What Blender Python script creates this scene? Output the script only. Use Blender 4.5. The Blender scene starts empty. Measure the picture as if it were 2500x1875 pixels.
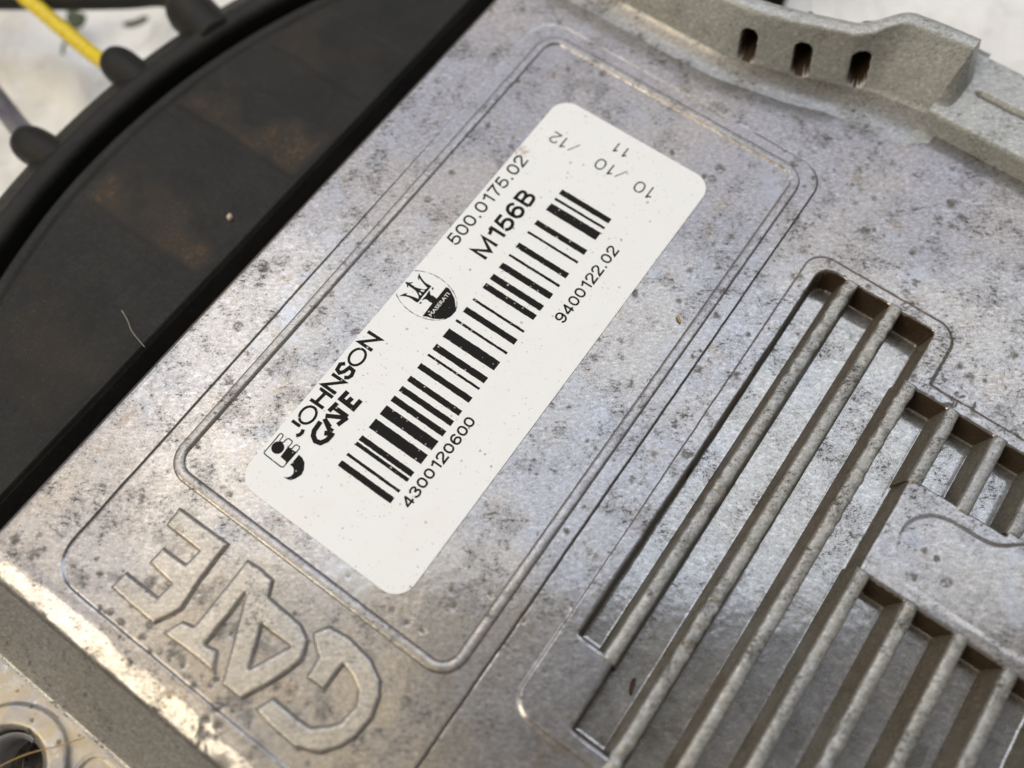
import bpy, bmesh, math, random
import numpy as np
from mathutils import Vector, Matrix

# ------------------------------------------------------------------ camera
SC = bpy.context.scene
MM = 0.001
CAM_R = ((0.58046, -0.81429, 0.00103), (-0.75765, -0.54055, -0.36573), (0.29837, 0.21151, -0.93072))
CAM_O = (-5.661, -26.284, 149.477)
cd = bpy.data.cameras.new('camera')
cam = bpy.data.objects.new('camera', cd)
SC.collection.objects.link(cam)
m = Matrix.Identity(4)
for r in range(3):
    m[r][0] = CAM_R[0][r]; m[r][1] = -CAM_R[1][r]; m[r][2] = -CAM_R[2][r]; m[r][3] = CAM_O[r] * MM
cam.matrix_world = m
cd.sensor_fit = 'HORIZONTAL'; cd.sensor_width = 36.0; cd.lens = 36.0 * 2173.6 / 2500.0
cd.clip_start = 0.005; cd.clip_end = 20.0
cd.dof.use_dof = True
cd.dof.focus_distance = 0.161
cd.dof.aperture_fstop = 6.8
SC.camera = cam

# ------------------------------------------------------------------ light
w = bpy.data.worlds.new('World'); SC.world = w; w.use_nodes = True
bg = w.node_tree.nodes['Background']
bg.inputs[0].default_value = (1.0, 0.86, 0.68, 1); bg.inputs[1].default_value = 0.09

def area(name, az, el, dist, sx, sy, radiance, col, target=(45, 0, 0), shift=0.0):
    """rectangular lamp at azimuth/elevation seen from target, long side horizontal"""
    L = bpy.data.lights.new(name, 'AREA'); L.shape = 'RECTANGLE'; L.size = sx; L.size_y = sy
    L.color = col; L.energy = radiance * sx * sy * math.pi
    o = bpy.data.objects.new(name, L); SC.collection.objects.link(o)
    d = Vector((math.cos(el) * math.cos(az), math.cos(el) * math.sin(az), math.sin(el)))
    o.location = Vector(target) * MM + d * dist + Vector((math.sin(az), -math.cos(az), 0)) * shift
    o.rotation_euler = d.to_track_quat('Z', 'Y').to_euler()
    return o
RAD = math.radians
AZF = math.atan2(0.2115, 0.2984)          # the way the camera faces
area('daylight_opening', AZF - RAD(4), RAD(70.5), 3.0, 4.1, 1.22, 1.85, (0.86, 0.925, 1.0), shift=0.70)
area('daylight_lower', AZF - RAD(2), RAD(45.5), 3.1, 5.8, 1.50, 1.08, (0.93, 0.925, 1.0))
area('pale_wall_glow', RAD(108), RAD(47), 2.6, 2.4, 1.9, 1.0, (1.0, 0.95, 0.935))
area('warm_ceiling_glow', RAD(128), RAD(71), 2.2, 1.7, 0.95, 1.05, (1.0, 0.83, 0.55))
area('warm_work_lamp', RAD(153), RAD(36), 1.6, 0.62, 0.80, 5.6, (1.0, 0.87, 0.64))
area('side_fill', RAD(-72), RAD(28), 2.5, 2.0, 1.0, 0.10, (0.95, 0.97, 1.0))  # added fill from the right to brighten the letter edges

SC.view_settings.view_transform = 'Standard'
SC.view_settings.look = 'None'
SC.view_settings.exposure = 0.22
SC.view_settings.gamma = 1.0
SC.view_settings.use_curve_mapping = False

rng = np.random.default_rng(7)
random.seed(7)
D = {
'trident': [[(44.28, 35.05), (44.68, 34.57), (44.94, 34.07), (45.14, 33.52), (45.19, 32.85), (45.14, 32.11), (45.12, 31.75), (45.31, 31.41), (47.13, 31.46), (48.97, 31.43), (49.49, 31.38), (49.4, 32.59), (49.47, 33.17), (49.83, 34.15), (50.03, 34.62), (50.33, 35.02), (49.96, 34.92), (49.46, 34.67), (49.09, 34.24), (49.17, 34.13), (49.61, 34.47), (49.45, 34.21), (49.16, 33.46), (48.97, 32.79), (48.8, 32.21), (48.8, 31.87), (48.41, 31.88), (48.13, 32.14), (47.66, 33.27), (47.56, 33.81), (47.55, 34.51), (47.57, 35.01), (48.03, 34.71), (48.12, 34.82), (47.66, 35.3), (47.32, 36.06), (47.13, 35.77), (47.06, 35.46), (46.67, 35.06), (46.67, 34.8), (47.09, 35.08), (47.03, 34.28), (46.98, 33.54), (46.88, 33.02), (46.55, 32.41), (46.26, 32.02), (45.93, 31.81), (45.86, 32.24), (45.71, 32.91), (45.55, 33.48), (45.25, 34.3), (45.57, 34.16), (45.65, 34.27), (45.27, 34.67), (44.7, 34.94)], [(47.55, 32.62), (47.82, 32.43), (48.01, 32.05), (47.89, 31.87), (47.58, 31.98), (47.49, 32.44)], [(47.1, 32.58), (47.14, 32.26), (47.01, 31.9), (46.8, 31.86), (46.74, 32.08), (46.91, 32.43)]],
'dots': [[(49.46, 31.14), (49.43, 30.86), (48.96, 30.71), (49.0, 31.05)], [(45.75, 31.06), (45.72, 30.77), (45.3, 30.84), (45.23, 31.13)]],
'base': [(50.92, 29.1), (51.02, 28.56), (50.85, 28.0), (50.34, 27.1), (49.92, 26.35), (49.08, 25.54), (48.07, 24.57), (46.74, 24.65), (45.91, 24.97), (44.89, 26.01), (44.26, 27.08), (43.96, 28.16), (43.52, 28.99), (46.71, 29.13), (46.63, 29.76), (46.73, 30.28), (46.65, 30.74), (46.15, 30.97), (46.13, 31.13), (47.21, 31.08), (48.36, 31.22), (48.54, 31.1), (47.96, 30.57), (47.92, 30.23), (48.08, 30.0), (48.01, 29.69), (47.99, 29.06)],
'oval': [47.36, 31.13, 4.36, 6.49],
'elogo': [(6.53, 35.42), (9.95, 35.39), (10.68, 35.44), (10.94, 35.28), (10.93, 34.83), (10.57, 34.66), (9.74, 34.62), (9.68, 34.18), (9.99, 33.87), (10.56, 33.87), (11.01, 33.58), (10.97, 32.77), (10.71, 32.6), (9.76, 32.6), (9.68, 32.25), (9.94, 31.89), (10.63, 31.91), (10.94, 31.68), (10.95, 31.07), (10.61, 30.87), (9.87, 30.86), (7.48, 30.93), (6.49, 30.94), (6.29, 31.35), (6.38, 35.09)],
'eblock': [(9.67, 32.72), (7.61, 32.58), (7.49, 31.18), (6.53, 30.88), (7.02, 30.92), (9.87, 30.86), (9.76, 31.93)],
'comma': [(9.77, 30.21), (9.7, 29.38), (9.24, 28.46), (8.19, 27.71), (7.25, 27.48), (6.14, 27.87), (5.41, 28.38), (5.2, 29.06), (5.15, 29.78), (5.47, 29.2), (6.02, 28.81), (6.67, 28.8), (7.27, 29.26), (7.47, 29.77), (7.46, 30.24)],
'strokes': [([(35.2, 35.28), (35.29, 32.36), (32.65, 35.26), (32.68, 32.23)], 0.85), ([(27.82, 34.61), (27.19, 35.27), (26.06, 35.04), (25.8, 34.28), (26.49, 33.76), (27.66, 33.47), (27.58, 32.46), (26.66, 32.18), (26.0, 32.42), (25.58, 33.01)], 0.9), ([(24.88, 35.24), (24.92, 32.39), (22.3, 35.28), (22.32, 32.26)], 0.85), ([(21.44, 35.26), (21.42, 32.21)], 0.8), ([(18.85, 35.26), (18.88, 32.26)], 0.8), ([(21.34, 33.85), (19.0, 34.06)], 0.8), ([(17.96, 34.43), (17.93, 32.94)], 0.3), ([(13.86, 35.29), (13.88, 33.44)], 0.75), ([(23.87, 30.75), (22.05, 30.88), (21.94, 27.87), (23.93, 27.8)], 1.1), ([(23.38, 29.35), (21.92, 29.53)], 1.1), ([(20.11, 30.97), (20.1, 27.74)], 1.1), ([(19.0, 31.12), (21.08, 30.92)], 1.0), ([(17.47, 30.77), (16.87, 29.04)], 0.9), ([(18.02, 31.08), (19.95, 27.62)], 1.0), ([(17.91, 28.23), (20.0, 27.66)], 1.0), ([(16.64, 31.06), (14.72, 30.89), (13.88, 30.41), (13.36, 29.49), (13.6, 28.51), (14.64, 27.94), (15.87, 27.86), (16.3, 27.97)], 1.1), ([(15.38, 29.15), (16.12, 27.99)], 1.1), ([(17.49, 30.83), (16.45, 28.94), (16.51, 28.14)], 1.0), ([(13.74, 32.63), (13.15, 32.38), (12.57, 32.49), (12.15, 32.89)], 0.8)],
'letE': [[(-9.3, 40.63), (-9.02, 29.55), (-16.07, 29.26), (-21.44, 28.54), (-23.43, 29.3), (-25.83, 30.64), (-25.87, 32.92), (-25.62, 40.57), (-22.45, 40.3), (-22.41, 33.09), (-19.43, 32.93), (-18.95, 38.27), (-15.91, 38.13), (-15.73, 33.07), (-12.74, 32.84), (-12.69, 40.34)]],
'letAT': [[(-9.27, 25.2), (-9.0, 22.49), (-9.26, 19.5), (-11.78, 18.26), (-11.99, 11.23), (-13.25, 8.59), (-15.95, 7.23), (-18.48, 7.86), (-22.24, 9.27), (-26.27, 11.3), (-26.3, 15.35), (-13.61, 21.65), (-23.35, 21.56), (-22.92, 19.38), (-25.82, 17.37), (-25.67, 21.66), (-26.02, 28.49), (-22.87, 27.21), (-22.32, 25.11)], [(-15.8, 16.17), (-15.62, 10.32), (-21.93, 13.29)]],
'letG': [[(-11.93, 8.76), (-9.59, 7.26), (-9.01, 3.45), (-9.65, -1.56), (-11.36, -4.86), (-13.19, -6.32), (-16.41, -7.33), (-20.25, -6.98), (-22.7, -5.88), (-25.14, -3.96), (-26.72, -0.24), (-26.58, 4.57), (-26.06, 8.59), (-23.13, 7.32), (-23.27, 2.71), (-23.09, -0.33), (-21.5, -2.15), (-19.9, -3.57), (-16.52, -3.95), (-14.49, -2.8), (-13.39, -0.73), (-12.93, 1.42), (-17.53, 1.57), (-17.77, 5.1), (-14.32, 5.54), (-13.37, 6.94)]],
'spots': [(115.6, -7.8, 1.47), (113.6, -10.9, 1.26), (124.0, -40.3, 1.89), (108.3, -29.5, 1.68), (75.5, -15.3, 1.26), (80.9, -6.5, 1.05), (84.5, -10.7, 0.84), (70.6, -0.3, 1.68), (6.5, -5.2, 1.16), (4.7, -7.1, 1.26), (-1.4, -5.4, 0.95), (98.4, 63.9, 1.47), (98.0, 45.9, 1.26), (83.9, 37.4, 1.47), (72.1, 43.9, 1.05), (118.2, 25.9, 1.05), (120.1, 24.1, 1.26), (101.8, 10.7, 1.05), (100.6, 2.3, 0.95), (86.1, 57.1, 0.95), (52.6, -66.9, 1.68), (-29.1, 14.0, 1.89), (-28.9, 19.0, 1.26), (-33.4, 12.3, 1.68), (-35.8, 21.8, 1.05), (-17.9, 1.5, 0.95), (-20.8, 2.4, 1.05), (-17.1, -9.5, 0.95), (-11.4, 13.1, 0.95), (-25.1, 43.8, 0.95), (58.0, -68.7, 1.26), (115.8, 3.2, 1.05), (70.7, -31.1, 0.63), (134.2, -27.8, 0.95), (97.3, -35.6, 0.95), (93.0, -56.9, 1.05), (65.8, -16.0, 0.84), (54.5, -9.9, 0.95), (-1.5, 0.4, 0.95), (-5.1, -19.7, 0.95), (-10.8, -14.3, 0.95), (0.3, -19.8, 0.84), (13.4, -28.4, 0.95), (5.0, -25.3, 1.05)]}

# ------------------------------------------------------------------ node helper
class NT:
    def __init__(s, name):
        s.m = bpy.data.materials.new(name); s.m.use_nodes = True
        s.t = s.m.node_tree; s.t.nodes.clear()
        s.out = s.t.nodes.new('ShaderNodeOutputMaterial')
        s.b = s.t.nodes.new('ShaderNodeBsdfPrincipled')
        s.t.links.new(s.b.outputs[0], s.out.inputs[0])
        tc = s.t.nodes.new('ShaderNodeTexCoord')
        v = s.t.nodes.new('ShaderNodeVectorMath'); v.operation = 'SCALE'; v.inputs['Scale'].default_value = 1000.0
        s.t.links.new(tc.outputs['Object'], v.inputs[0]); s.P = v.outputs[0]
    def n(s, typ): return s.t.nodes.new(typ)
    def L(s, a, b):
        if isinstance(a, (int, float)): b.default_value = a
        elif isinstance(a, tuple): b.default_value = a if len(a) == 4 else (*a, 1.0) if b.type == 'RGBA' else a
        else: s.t.links.new(a, b)
    def noise(s, scale, detail=3, rough=0.55, vec=None, dist=0.0):
        k = s.n('ShaderNodeTexNoise'); s.L(vec or s.P, k.inputs['Vector'])
        k.inputs['Scale'].default_value = scale; k.inputs['Detail'].default_value = detail
        k.inputs['Roughness'].default_value = rough; k.inputs['Distortion'].default_value = dist
        return k.outputs['Fac']
    def vmul(s, v, f):
        k = s.n('ShaderNodeVectorMath'); k.operation = 'MULTIPLY'; s.L(v, k.inputs[0]); k.inputs[1].default_value = f
        return k.outputs[0]
    def vadd(s, v, f):
        k = s.n('ShaderNodeVectorMath'); k.operation = 'ADD'; s.L(v, k.inputs[0]); k.inputs[1].default_value = f
        return k.outputs[0]
    def rng(s, v, a, b, c=0.0, d=1.0, smooth=True):
        k = s.n('ShaderNodeMapRange'); k.interpolation_type = 'SMOOTHSTEP' if smooth else 'LINEAR'
        s.L(v, k.inputs[0])
        for i, x in enumerate((a, b, c, d)): s.L(x, k.inputs[i + 1])
        return k.outputs[0]
    def math(s, op, a, b=0.0):
        k = s.n('ShaderNodeMath'); k.operation = op; s.L(a, k.inputs[0]); s.L(b, k.inputs[1]); return k.outputs[0]
    def mix(s, f, a, b):
        k = s.n('ShaderNodeMix'); k.data_type = 'RGBA'; s.L(f, k.inputs[0]); s.L(a, k.inputs[6]); s.L(b, k.inputs[7])
        return k.outputs[2]
    def spots(s, scale, rmax, power=3.0, warp=0.5, off=(0, 0, 0)):
        """irregular round spots: one per voronoi cell, most of them tiny"""
        nv = s.n('ShaderNodeTexNoise'); s.L(s.P, nv.inputs['Vector']); nv.inputs['Scale'].default_value = scale * 3.5
        nv.inputs['Detail'].default_value = 3
        sc = s.n('ShaderNodeVectorMath'); sc.operation = 'MULTIPLY_ADD'
        s.L(nv.outputs['Color'], sc.inputs[0]); sc.inputs[1].default_value = (warp / scale,) * 3
        s.L(s.vadd(s.P, off), sc.inputs[2])
        flat = s.vmul(sc.outputs[0], (1, 1, 0.35))
        k = s.n('ShaderNodeTexVoronoi'); k.inputs['Scale'].default_value = scale; s.L(flat, k.inputs['Vector'])
        sp = s.n('ShaderNodeSeparateColor'); s.L(k.outputs['Color'], sp.inputs[0])
        r = s.math('MULTIPLY', s.math('POWER', sp.outputs[0], power), rmax)
        return s.rng(s.math('SUBTRACT', k.outputs['Distance'], r), -0.14, 0.10, 1.0, 0.0)
    def attr(s, name):
        k = s.n('ShaderNodeAttribute'); k.attribute_name = name; return k.outputs['Fac']
    def bump(s, h, dist_mm, strength=1.0, prev=None):
        k = s.n('ShaderNodeBump'); k.inputs['Strength'].default_value = strength; k.inputs['Distance'].default_value = dist_mm * MM
        s.L(h, k.inputs['Height'])
        if prev is not None: s.L(prev, k.inputs['Normal'])
        return k.outputs[0]
    def done(s, col, rough, metal=0.0, normal=None, **kw):
        s.L(col, s.b.inputs['Base Color']); s.L(rough, s.b.inputs['Roughness']); s.L(metal, s.b.inputs['Metallic'])
        if normal is not None: s.L(normal, s.b.inputs['Normal'])
        for k, v in kw.items(): s.L(v, s.b.inputs[k.replace('_', ' ')])
        return s.m

def cast_aluminium(name, c0=(0.305, 0.303, 0.322), c1=(0.348, 0.328, 0.312), dirt=1.0, metal=0.70, r0=0.30, use_attr=False, streak=None, full=True, bd=0.014, sheen=0.0):
    s = NT(name)
    big = s.noise(0.03, 2)
    med = s.noise(0.16, 5, 0.66)
    vr = s.n('ShaderNodeVectorRotate'); vr.rotation_type = 'Z_AXIS'; s.L(s.P, vr.inputs['Vector']); vr.inputs['Angle'].default_value = 0.951
    fin = s.noise(1.35, 5, 0.76, s.vmul(vr.outputs[0], (0.72, 1.25, 1.0)))
    gr = s.noise(3.0, 3, 0.85)
    col = s.mix(s.rng(big, 0.38, 0.62), c0, c1)
    light = tuple(min(0.8, x * 1.45) for x in c0)
    col = s.mix(s.rng(fin, 0.46, 0.34, 0, 0.45), col, light)
    tex = s.rng(s.math('ADD', s.math('MULTIPLY', fin, 0.6), s.math('MULTIPLY', gr, 0.4)), 0.40, 0.60, 1.24, 0.74, False)
    vm = s.n('ShaderNodeVectorMath'); vm.operation = 'SCALE'; s.L(col, vm.inputs[0]); s.L(tex, vm.inputs['Scale']); col = vm.outputs[0]
    tint = s.math('MULTIPLY', s.rng(med, 0.49, 0.68), s.rng(fin, 0.30, 0.62, 0.35, 1.0))
    col = s.mix(s.math('MULTIPLY', tint, 0.55 * dirt), col, tuple(x * 0.46 for x in c0))
    speck = s.rng(s.math('SUBTRACT', fin, s.rng(med, 0.36, 0.66, 0.685, 0.56)), -0.006, 0.022)
    micro = s.rng(s.math('SUBTRACT', gr, s.rng(med, 0.35, 0.65, 0.645, 0.57)), -0.008, 0.03)
    pit = s.math('MAXIMUM', speck, s.math('MULTIPLY', micro, 0.8))
    if full:
        rust = s.math('MULTIPLY', s.rng(s.noise(0.13, 3, 0.7, s.vadd(s.P, (11, 53, 0))), 0.56, 0.72), s.rng(fin, 0.40, 0.6))
        col = s.mix(s.math('MULTIPLY', rust, 0.55 * dirt), col, (0.27, 0.20, 0.125))
        col = s.mix(s.rng(s.noise(0.10, 4, 0.6, s.vadd(s.P, (77, 5, 0))), 0.55, 0.72, 0, 0.55), col, (0.36, 0.385, 0.44))
        p2 = s.spots(0.33, 0.38, 4.0, 0.45, (5, 9, 0))
        pit = s.math('MAXIMUM', s.math('MULTIPLY', p2, s.rng(fin, 0.34, 0.60, 0.1, 0.85)), pit)
        scr = s.noise(1.0, 3, 0.7, s.vmul(vr.outputs[0], (0.13, 2.8, 1.0)))
        col = s.mix(s.rng(scr, 0.66, 0.74, 0, 0.5), col, (0.60, 0.60, 0.60))
        col = s.mix(s.rng(scr, 0.34, 0.27, 0, 0.45), col, (0.12, 0.115, 0.11))
    if use_attr:
        at = s.math('MULTIPLY', s.attr('dirt'), s.rng(fin, 0.30, 0.56, 0.25, 1.0))
        pit = s.math('MAXIMUM', pit, at)
    col = s.mix(s.math('MULTIPLY', pit, 0.9 * dirt), col, (0.062, 0.057, 0.048))
    rough = s.math('ADD', s.rng(med, 0.3, 0.75, r0 - 0.03, r0 + 0.09), s.math('MULTIPLY', pit, 0.3))
    h = s.math('SUBTRACT', s.math('ADD', s.math('MULTIPLY', fin, 0.6), s.math('MULTIPLY', gr, 0.3)), s.math('MULTIPLY', pit, 0.5))
    nrm = s.bump(h, bd, 0.8)
    if streak:
        st = s.noise(1.0, 4, 0.7, s.vmul(s.P, streak))
        nrm = s.bump(st, 0.012, 0.7, nrm)
        col = s.mix(s.rng(st, 0.54, 0.68, 0, 0.5), col, tuple(x * 0.5 for x in c0))
    m2 = s.math('SUBTRACT', metal, s.math('MULTIPLY', pit, metal * 0.9))
    mat = s.done(col, rough, m2, nrm)
    if sheen:       # burnished high spots: a tighter second lobe
        g = s.n('ShaderNodeBsdfAnisotropic' if False else 'ShaderNodeBsdfGlossy'); s.L(col, g.inputs['Color']); g.inputs['Roughness'].default_value = 0.10
        mx = s.n('ShaderNodeMixShader'); s.L(s.math('MULTIPLY', s.rng(pit, 0, 1, sheen, 0.0), s.rng(med, 0.38, 0.64, 1.0, 0.7)), mx.inputs[0])
        s.L(s.b.outputs[0], mx.inputs[1]); s.L(g.outputs[0], mx.inputs[2]); s.L(mx.outputs[0], s.out.inputs[0])
    return mat

M = {}
M['alu'] = cast_aluminium('cast_aluminium', use_attr=True, sheen=0.34)
M['alu_plain'] = cast_aluminium('cast_aluminium_trim', dirt=0.85, full=False, r0=0.28)
M['alu_letter'] = cast_aluminium('worn_letter_casting', (0.37, 0.36, 0.35), (0.42, 0.395, 0.365), 0.7, 0.6, 0.30, full=False)
M['alu_floor'] = cast_aluminium('machined_slot_floor', (0.335, 0.335, 0.347), (0.34, 0.328, 0.315), 0.5, 0.68, 0.28, streak=(2.2, 0.25, 1.0), full=False, sheen=0.5)
M['alu_foot'] = cast_aluminium('dull_fillet_casting', (0.305, 0.307, 0.318), (0.335, 0.325, 0.312), 0.9, 0.55, 0.36, full=False)
M['alu_wall'] = cast_aluminium('oxidised_shaded_slot_wall', (0.165, 0.155, 0.125), (0.14, 0.115, 0.085), 0.8, 0.30, 0.55, full=False)  # oxide tan, with the walls' dark reflections put into the colour
M['slot_end'] = cast_aluminium('shaded_brown_slot_end', (0.060, 0.040, 0.023), (0.045, 0.027, 0.014), 0.8, 0.2, 0.5, full=False)  # brown stain and the shade of the recess put into one dark colour
M['alu_fin'] = cast_aluminium('rough_fin_casting', (0.31, 0.312, 0.308), (0.34, 0.33, 0.305), 1.0, 0.55, 0.38, full=False, bd=0.10)
M['alu_grey'] = cast_aluminium('grey_casting', (0.42, 0.435, 0.435), (0.43, 0.43, 0.415), 0.5, 0.3, 0.42, full=False, bd=0.02)

def mat_flange():
    s = NT('chromated_flange')
    d = s.rng(s.noise(0.10, 5, 0.62), 0.42, 0.62)
    col = s.mix(s.rng(s.noise(0.5, 5, 0.7), 0.45, 0.7), (0.40, 0.345, 0.26), (0.43, 0.425, 0.42))
    col = s.mix(d, col, (0.27, 0.27, 0.28))
    col = s.mix(s.rng(s.noise(0.25, 4, 0.6, s.vadd(s.P, (9, 4, 2))), 0.60, 0.72, 0, 0.8), col, (0.52, 0.56, 0.64))
    col = s.mix(s.math('MULTIPLY', s.spots(0.7, 0.4, 2.5), 0.8), col, (0.08, 0.07, 0.06))
    return s.done(col, s.rng(d, 0, 1, 0.42, 0.28), 0.6, s.bump(s.noise(1.2, 5, 0.7), 0.04))
M['flange'] = mat_flange()

def mat_label():
    s = NT('white_label_film')
    col = s.mix(s.rng(s.noise(0.12, 4, 0.6), 0.45, 0.7, 0, 0.6), (0.85, 0.875, 0.90), (0.845, 0.845, 0.85))
    sp = s.math('MAXIMUM', s.spots(0.9, 0.26, 6.0, 0.3), s.math('MULTIPLY', s.spots(2.0, 0.30, 5.0, 0.3, (3, 4, 0)), 0.8))
    sp = s.math('MULTIPLY', sp, s.rng(s.noise(0.15, 2), 0.4, 0.6, 0.25, 1))
    col = s.mix(s.math('MULTIPLY', sp, 0.85), col, (0.16, 0.14, 0.12))
    dd = s.n('ShaderNodeVectorMath'); dd.operation = 'DISTANCE'
    s.L(s.vmul(s.P, (1, 1, 0)), dd.inputs[0]); dd.inputs[1].default_value = (44.2, 35.0, 0)
    stain = s.math('MULTIPLY', s.rng(dd.outputs['Value'], 0.2, 2.1, 1, 0), s.rng(s.noise(1.3, 5, 0.7), 0.42, 0.62))
    col = s.mix(s.math('MULTIPLY', stain, 0.8), col, (0.33, 0.19, 0.09))
    return s.done(col, s.rng(s.noise(0.3, 3), 0.3, 0.7, 0.38, 0.5), 0.0, s.bump(s.noise(0.06, 2), 0.25, 0.5))
M['label'] = mat_label()
def mat_ink(name, c):
    s = NT(name)
    sp = s.math('MAXIMUM', s.rng(s.noise(2.6, 4, 0.75), 0.715, 0.75), s.math('MULTIPLY', s.spots(1.3, 0.30, 5.0, 0.3, (8, 1, 0)), 0.7))
    return s.done(s.mix(sp, c, (0.72, 0.71, 0.69)), 0.6, Specular_IOR_Level=0.1)
M['ink'] = mat_ink('black_thermal_ink', (0.013, 0.0125, 0.012))
M['white_ink'] = NT('label_white_print').done((0.78, 0.77, 0.75), 0.45)

def mat_plastic(name, rusty):
    s = NT(name)
    n = s.noise(0.10, 5, 0.6); f = s.noise(1.1, 5, 0.74); g = s.noise(2.8, 3, 0.85)
    col = s.mix(s.rng(n, 0.4, 0.65), (0.0095, 0.0095, 0.0094), (0.0155, 0.0145, 0.0128))
    col = s.mix(s.rng(f, 0.50, 0.72, 0, 0.5), col, (0.030, 0.0275, 0.0235))
    col = s.mix(s.rng(g, 0.64, 0.69, 0, 0.6), col, (0.12, 0.11, 0.095))
    rough = s.rng(f, 0.35, 0.65, 0.42, 0.62)
    if rusty:
        r_ = s.attr('rust')
        a = s.math('MULTIPLY', r_, s.rng(f, 0.34, 0.60, 0.2, 1))
        col = s.mix(s.math('MULTIPLY', a, 0.75), col, (0.048, 0.033, 0.02))
        hot = s.math('MULTIPLY', s.rng(r_, 0.55, 0.95), s.math('MULTIPLY', s.rng(s.noise(0.16, 5, 0.7, s.vadd(s.P, (20, 3, 0))), 0.50, 0.66), s.rng(f, 0.44, 0.60)))
        col = s.mix(s.math('MULTIPLY', hot, 0.6), col, (0.13, 0.072, 0.032))
        col = s.mix(s.math('MULTIPLY', r_, s.rng(g, 0.62, 0.68, 0, 0.8)), col, (0.24, 0.21, 0.16))
    h = s.math('ADD', f, s.math('MULTIPLY', g, 0.4))
    return s.done(col, rough, 0.0, s.bump(h, 0.07 if rusty else 0.05), Specular_IOR_Level=0.24)
M['plastic'] = mat_plastic('black_plastic', False)
M['rusty'] = mat_plastic('dusty_rust_stained_plastic', True)
M['void'] = NT('black_rubber').done((0.012, 0.012, 0.012), 0.8)

def mat_sheet():
    s = NT('white_sheet_fabric')
    col = s.mix(s.rng(s.noise(0.012, 4, 0.6), 0.45, 0.65), (0.90, 0.90, 0.90), (0.89, 0.875, 0.83))
    col = s.mix(s.rng(s.noise(0.05, 5, 0.65), 0.60, 0.74, 0, 0.35), col, (0.66, 0.63, 0.53))
    return s.done(col, 0.8, 0.0, s.bump(s.noise(0.07, 5, 0.6, dist=1.5), 4.0, 0.7))
M['sheet'] = mat_sheet()
def mat_plain(name, c, rough, sc=0.8):
    s = NT(name); n = s.noise(sc, 5, 0.65)
    return s.done(s.mix(s.rng(n, 0.4, 0.7), c, tuple(x * 0.72 for x in c)), rough, 0.0, s.bump(n, 0.04))
M['yellow'] = mat_plain('yellow_insulation', (0.78, 0.60, 0.03), 0.42)
M['greywire'] = mat_plain('dark_grey_insulation', (0.10, 0.095, 0.12), 0.45)
M['leaf'] = mat_plain('dry_green_leaf', (0.09, 0.11, 0.06), 0.8)
M['straw'] = mat_plain('dry_straw', (0.50, 0.36, 0.12), 0.6)
M['crumb'] = mat_plain('dark_crumb', (0.05, 0.025, 0.015), 0.8, 3.0)
M['grit'] = mat_plain('pale_grit', (0.62, 0.52, 0.42), 0.7, 3.0)
M['fibre'] = mat_plain('amber_fibre', (0.42, 0.26, 0.10), 0.4)
M['fibre_pale'] = mat_plain('pale_fibre', (0.40, 0.37, 0.30), 0.5)
M['thread'] = NT('bright_thread').done((0.75, 0.75, 0.75), 0.3, 0.8)

# ------------------------------------------------------------------ object helpers (coordinates in millimetres)
COL = SC.collection
def thing(name, label, cat, base=(0, 0, 0), group=None):
    o = bpy.data.objects.new(name, None); COL.objects.link(o); o.empty_display_size = 0.01
    o.location = Vector(base) * MM; o['label'] = label; o['category'] = cat
    if group: o['group'] = group
    return o
def tag(o, label=None, cat=None, group=None, kind=None):
    for k, v in (('label', label), ('category', cat), ('group', group), ('kind', kind)):
        if v: o[k] = v
    return o
def abs_loc(p):
    v = Vector((0, 0, 0))
    while p is not None: v = v + p.location; p = p.parent
    return v
def link(name, me, mats, parent=None, smooth=True):
    o = bpy.data.objects.new(name, me); COL.objects.link(o)
    for k in (mats if isinstance(mats, (list, tuple)) else [mats]): me.materials.append(M[k])
    if parent is not None:
        o.parent = parent; off = abs_loc(parent)
        me.transform(Matrix.Translation(-off))
    if smooth: me.polygons.foreach_set('use_smooth', np.ones(len(me.polygons), dtype=bool))
    return o
def mesh_np(name, co, quads, tris=None):
    me = bpy.data.meshes.new(name)
    co = np.asarray(co, np.float64) * MM
    nq = len(quads); nt = 0 if tris is None else len(tris)
    me.vertices.add(len(co)); me.vertices.foreach_set('co', co.astype(np.float32).ravel())
    li = np.asarray(quads, np.int32).ravel()
    if nt: li = np.concatenate([li, np.asarray(tris, np.int32).ravel()])
    me.loops.add(len(li)); me.loops.foreach_set('vertex_index', li)
    me.polygons.add(nq + nt)
    st = np.concatenate([np.arange(nq) * 4, nq * 4 + np.arange(nt) * 3]).astype(np.int32)
    me.polygons.foreach_set('loop_start', st)
    me.update(calc_edges=True); me.validate()
    return me
def grid_quads(nu, nv, flip=False):
    i, j = np.meshgrid(np.arange(nu - 1), np.arange(nv - 1), indexing='ij')
    a = (i * nv + j).ravel()
    q = np.stack([a, a + nv, a + nv + 1, a + 1], 1)
    return q[:, ::-1] if flip else q
def from_py(name, verts, faces):
    me = bpy.data.meshes.new(name); me.from_pydata([tuple(c * MM for c in v) for v in verts], [], faces); me.update(); return me
def axis(lo, hi, step, crit=(), fine=(0.0, 0.08, 0.17, 0.3, 0.5, 0.8)):
    a = list(np.arange(lo, hi + 1e-6, step))
    for c in crit:
        for f in fine: a += [c - f, c + f]
    a = np.unique(np.round([x for x in a if lo <= x <= hi], 3))
    keep = [a[0]]
    for x in a[1:]:
        if x - keep[-1] > 0.045: keep.append(x)
    return np.array(keep)
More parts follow.
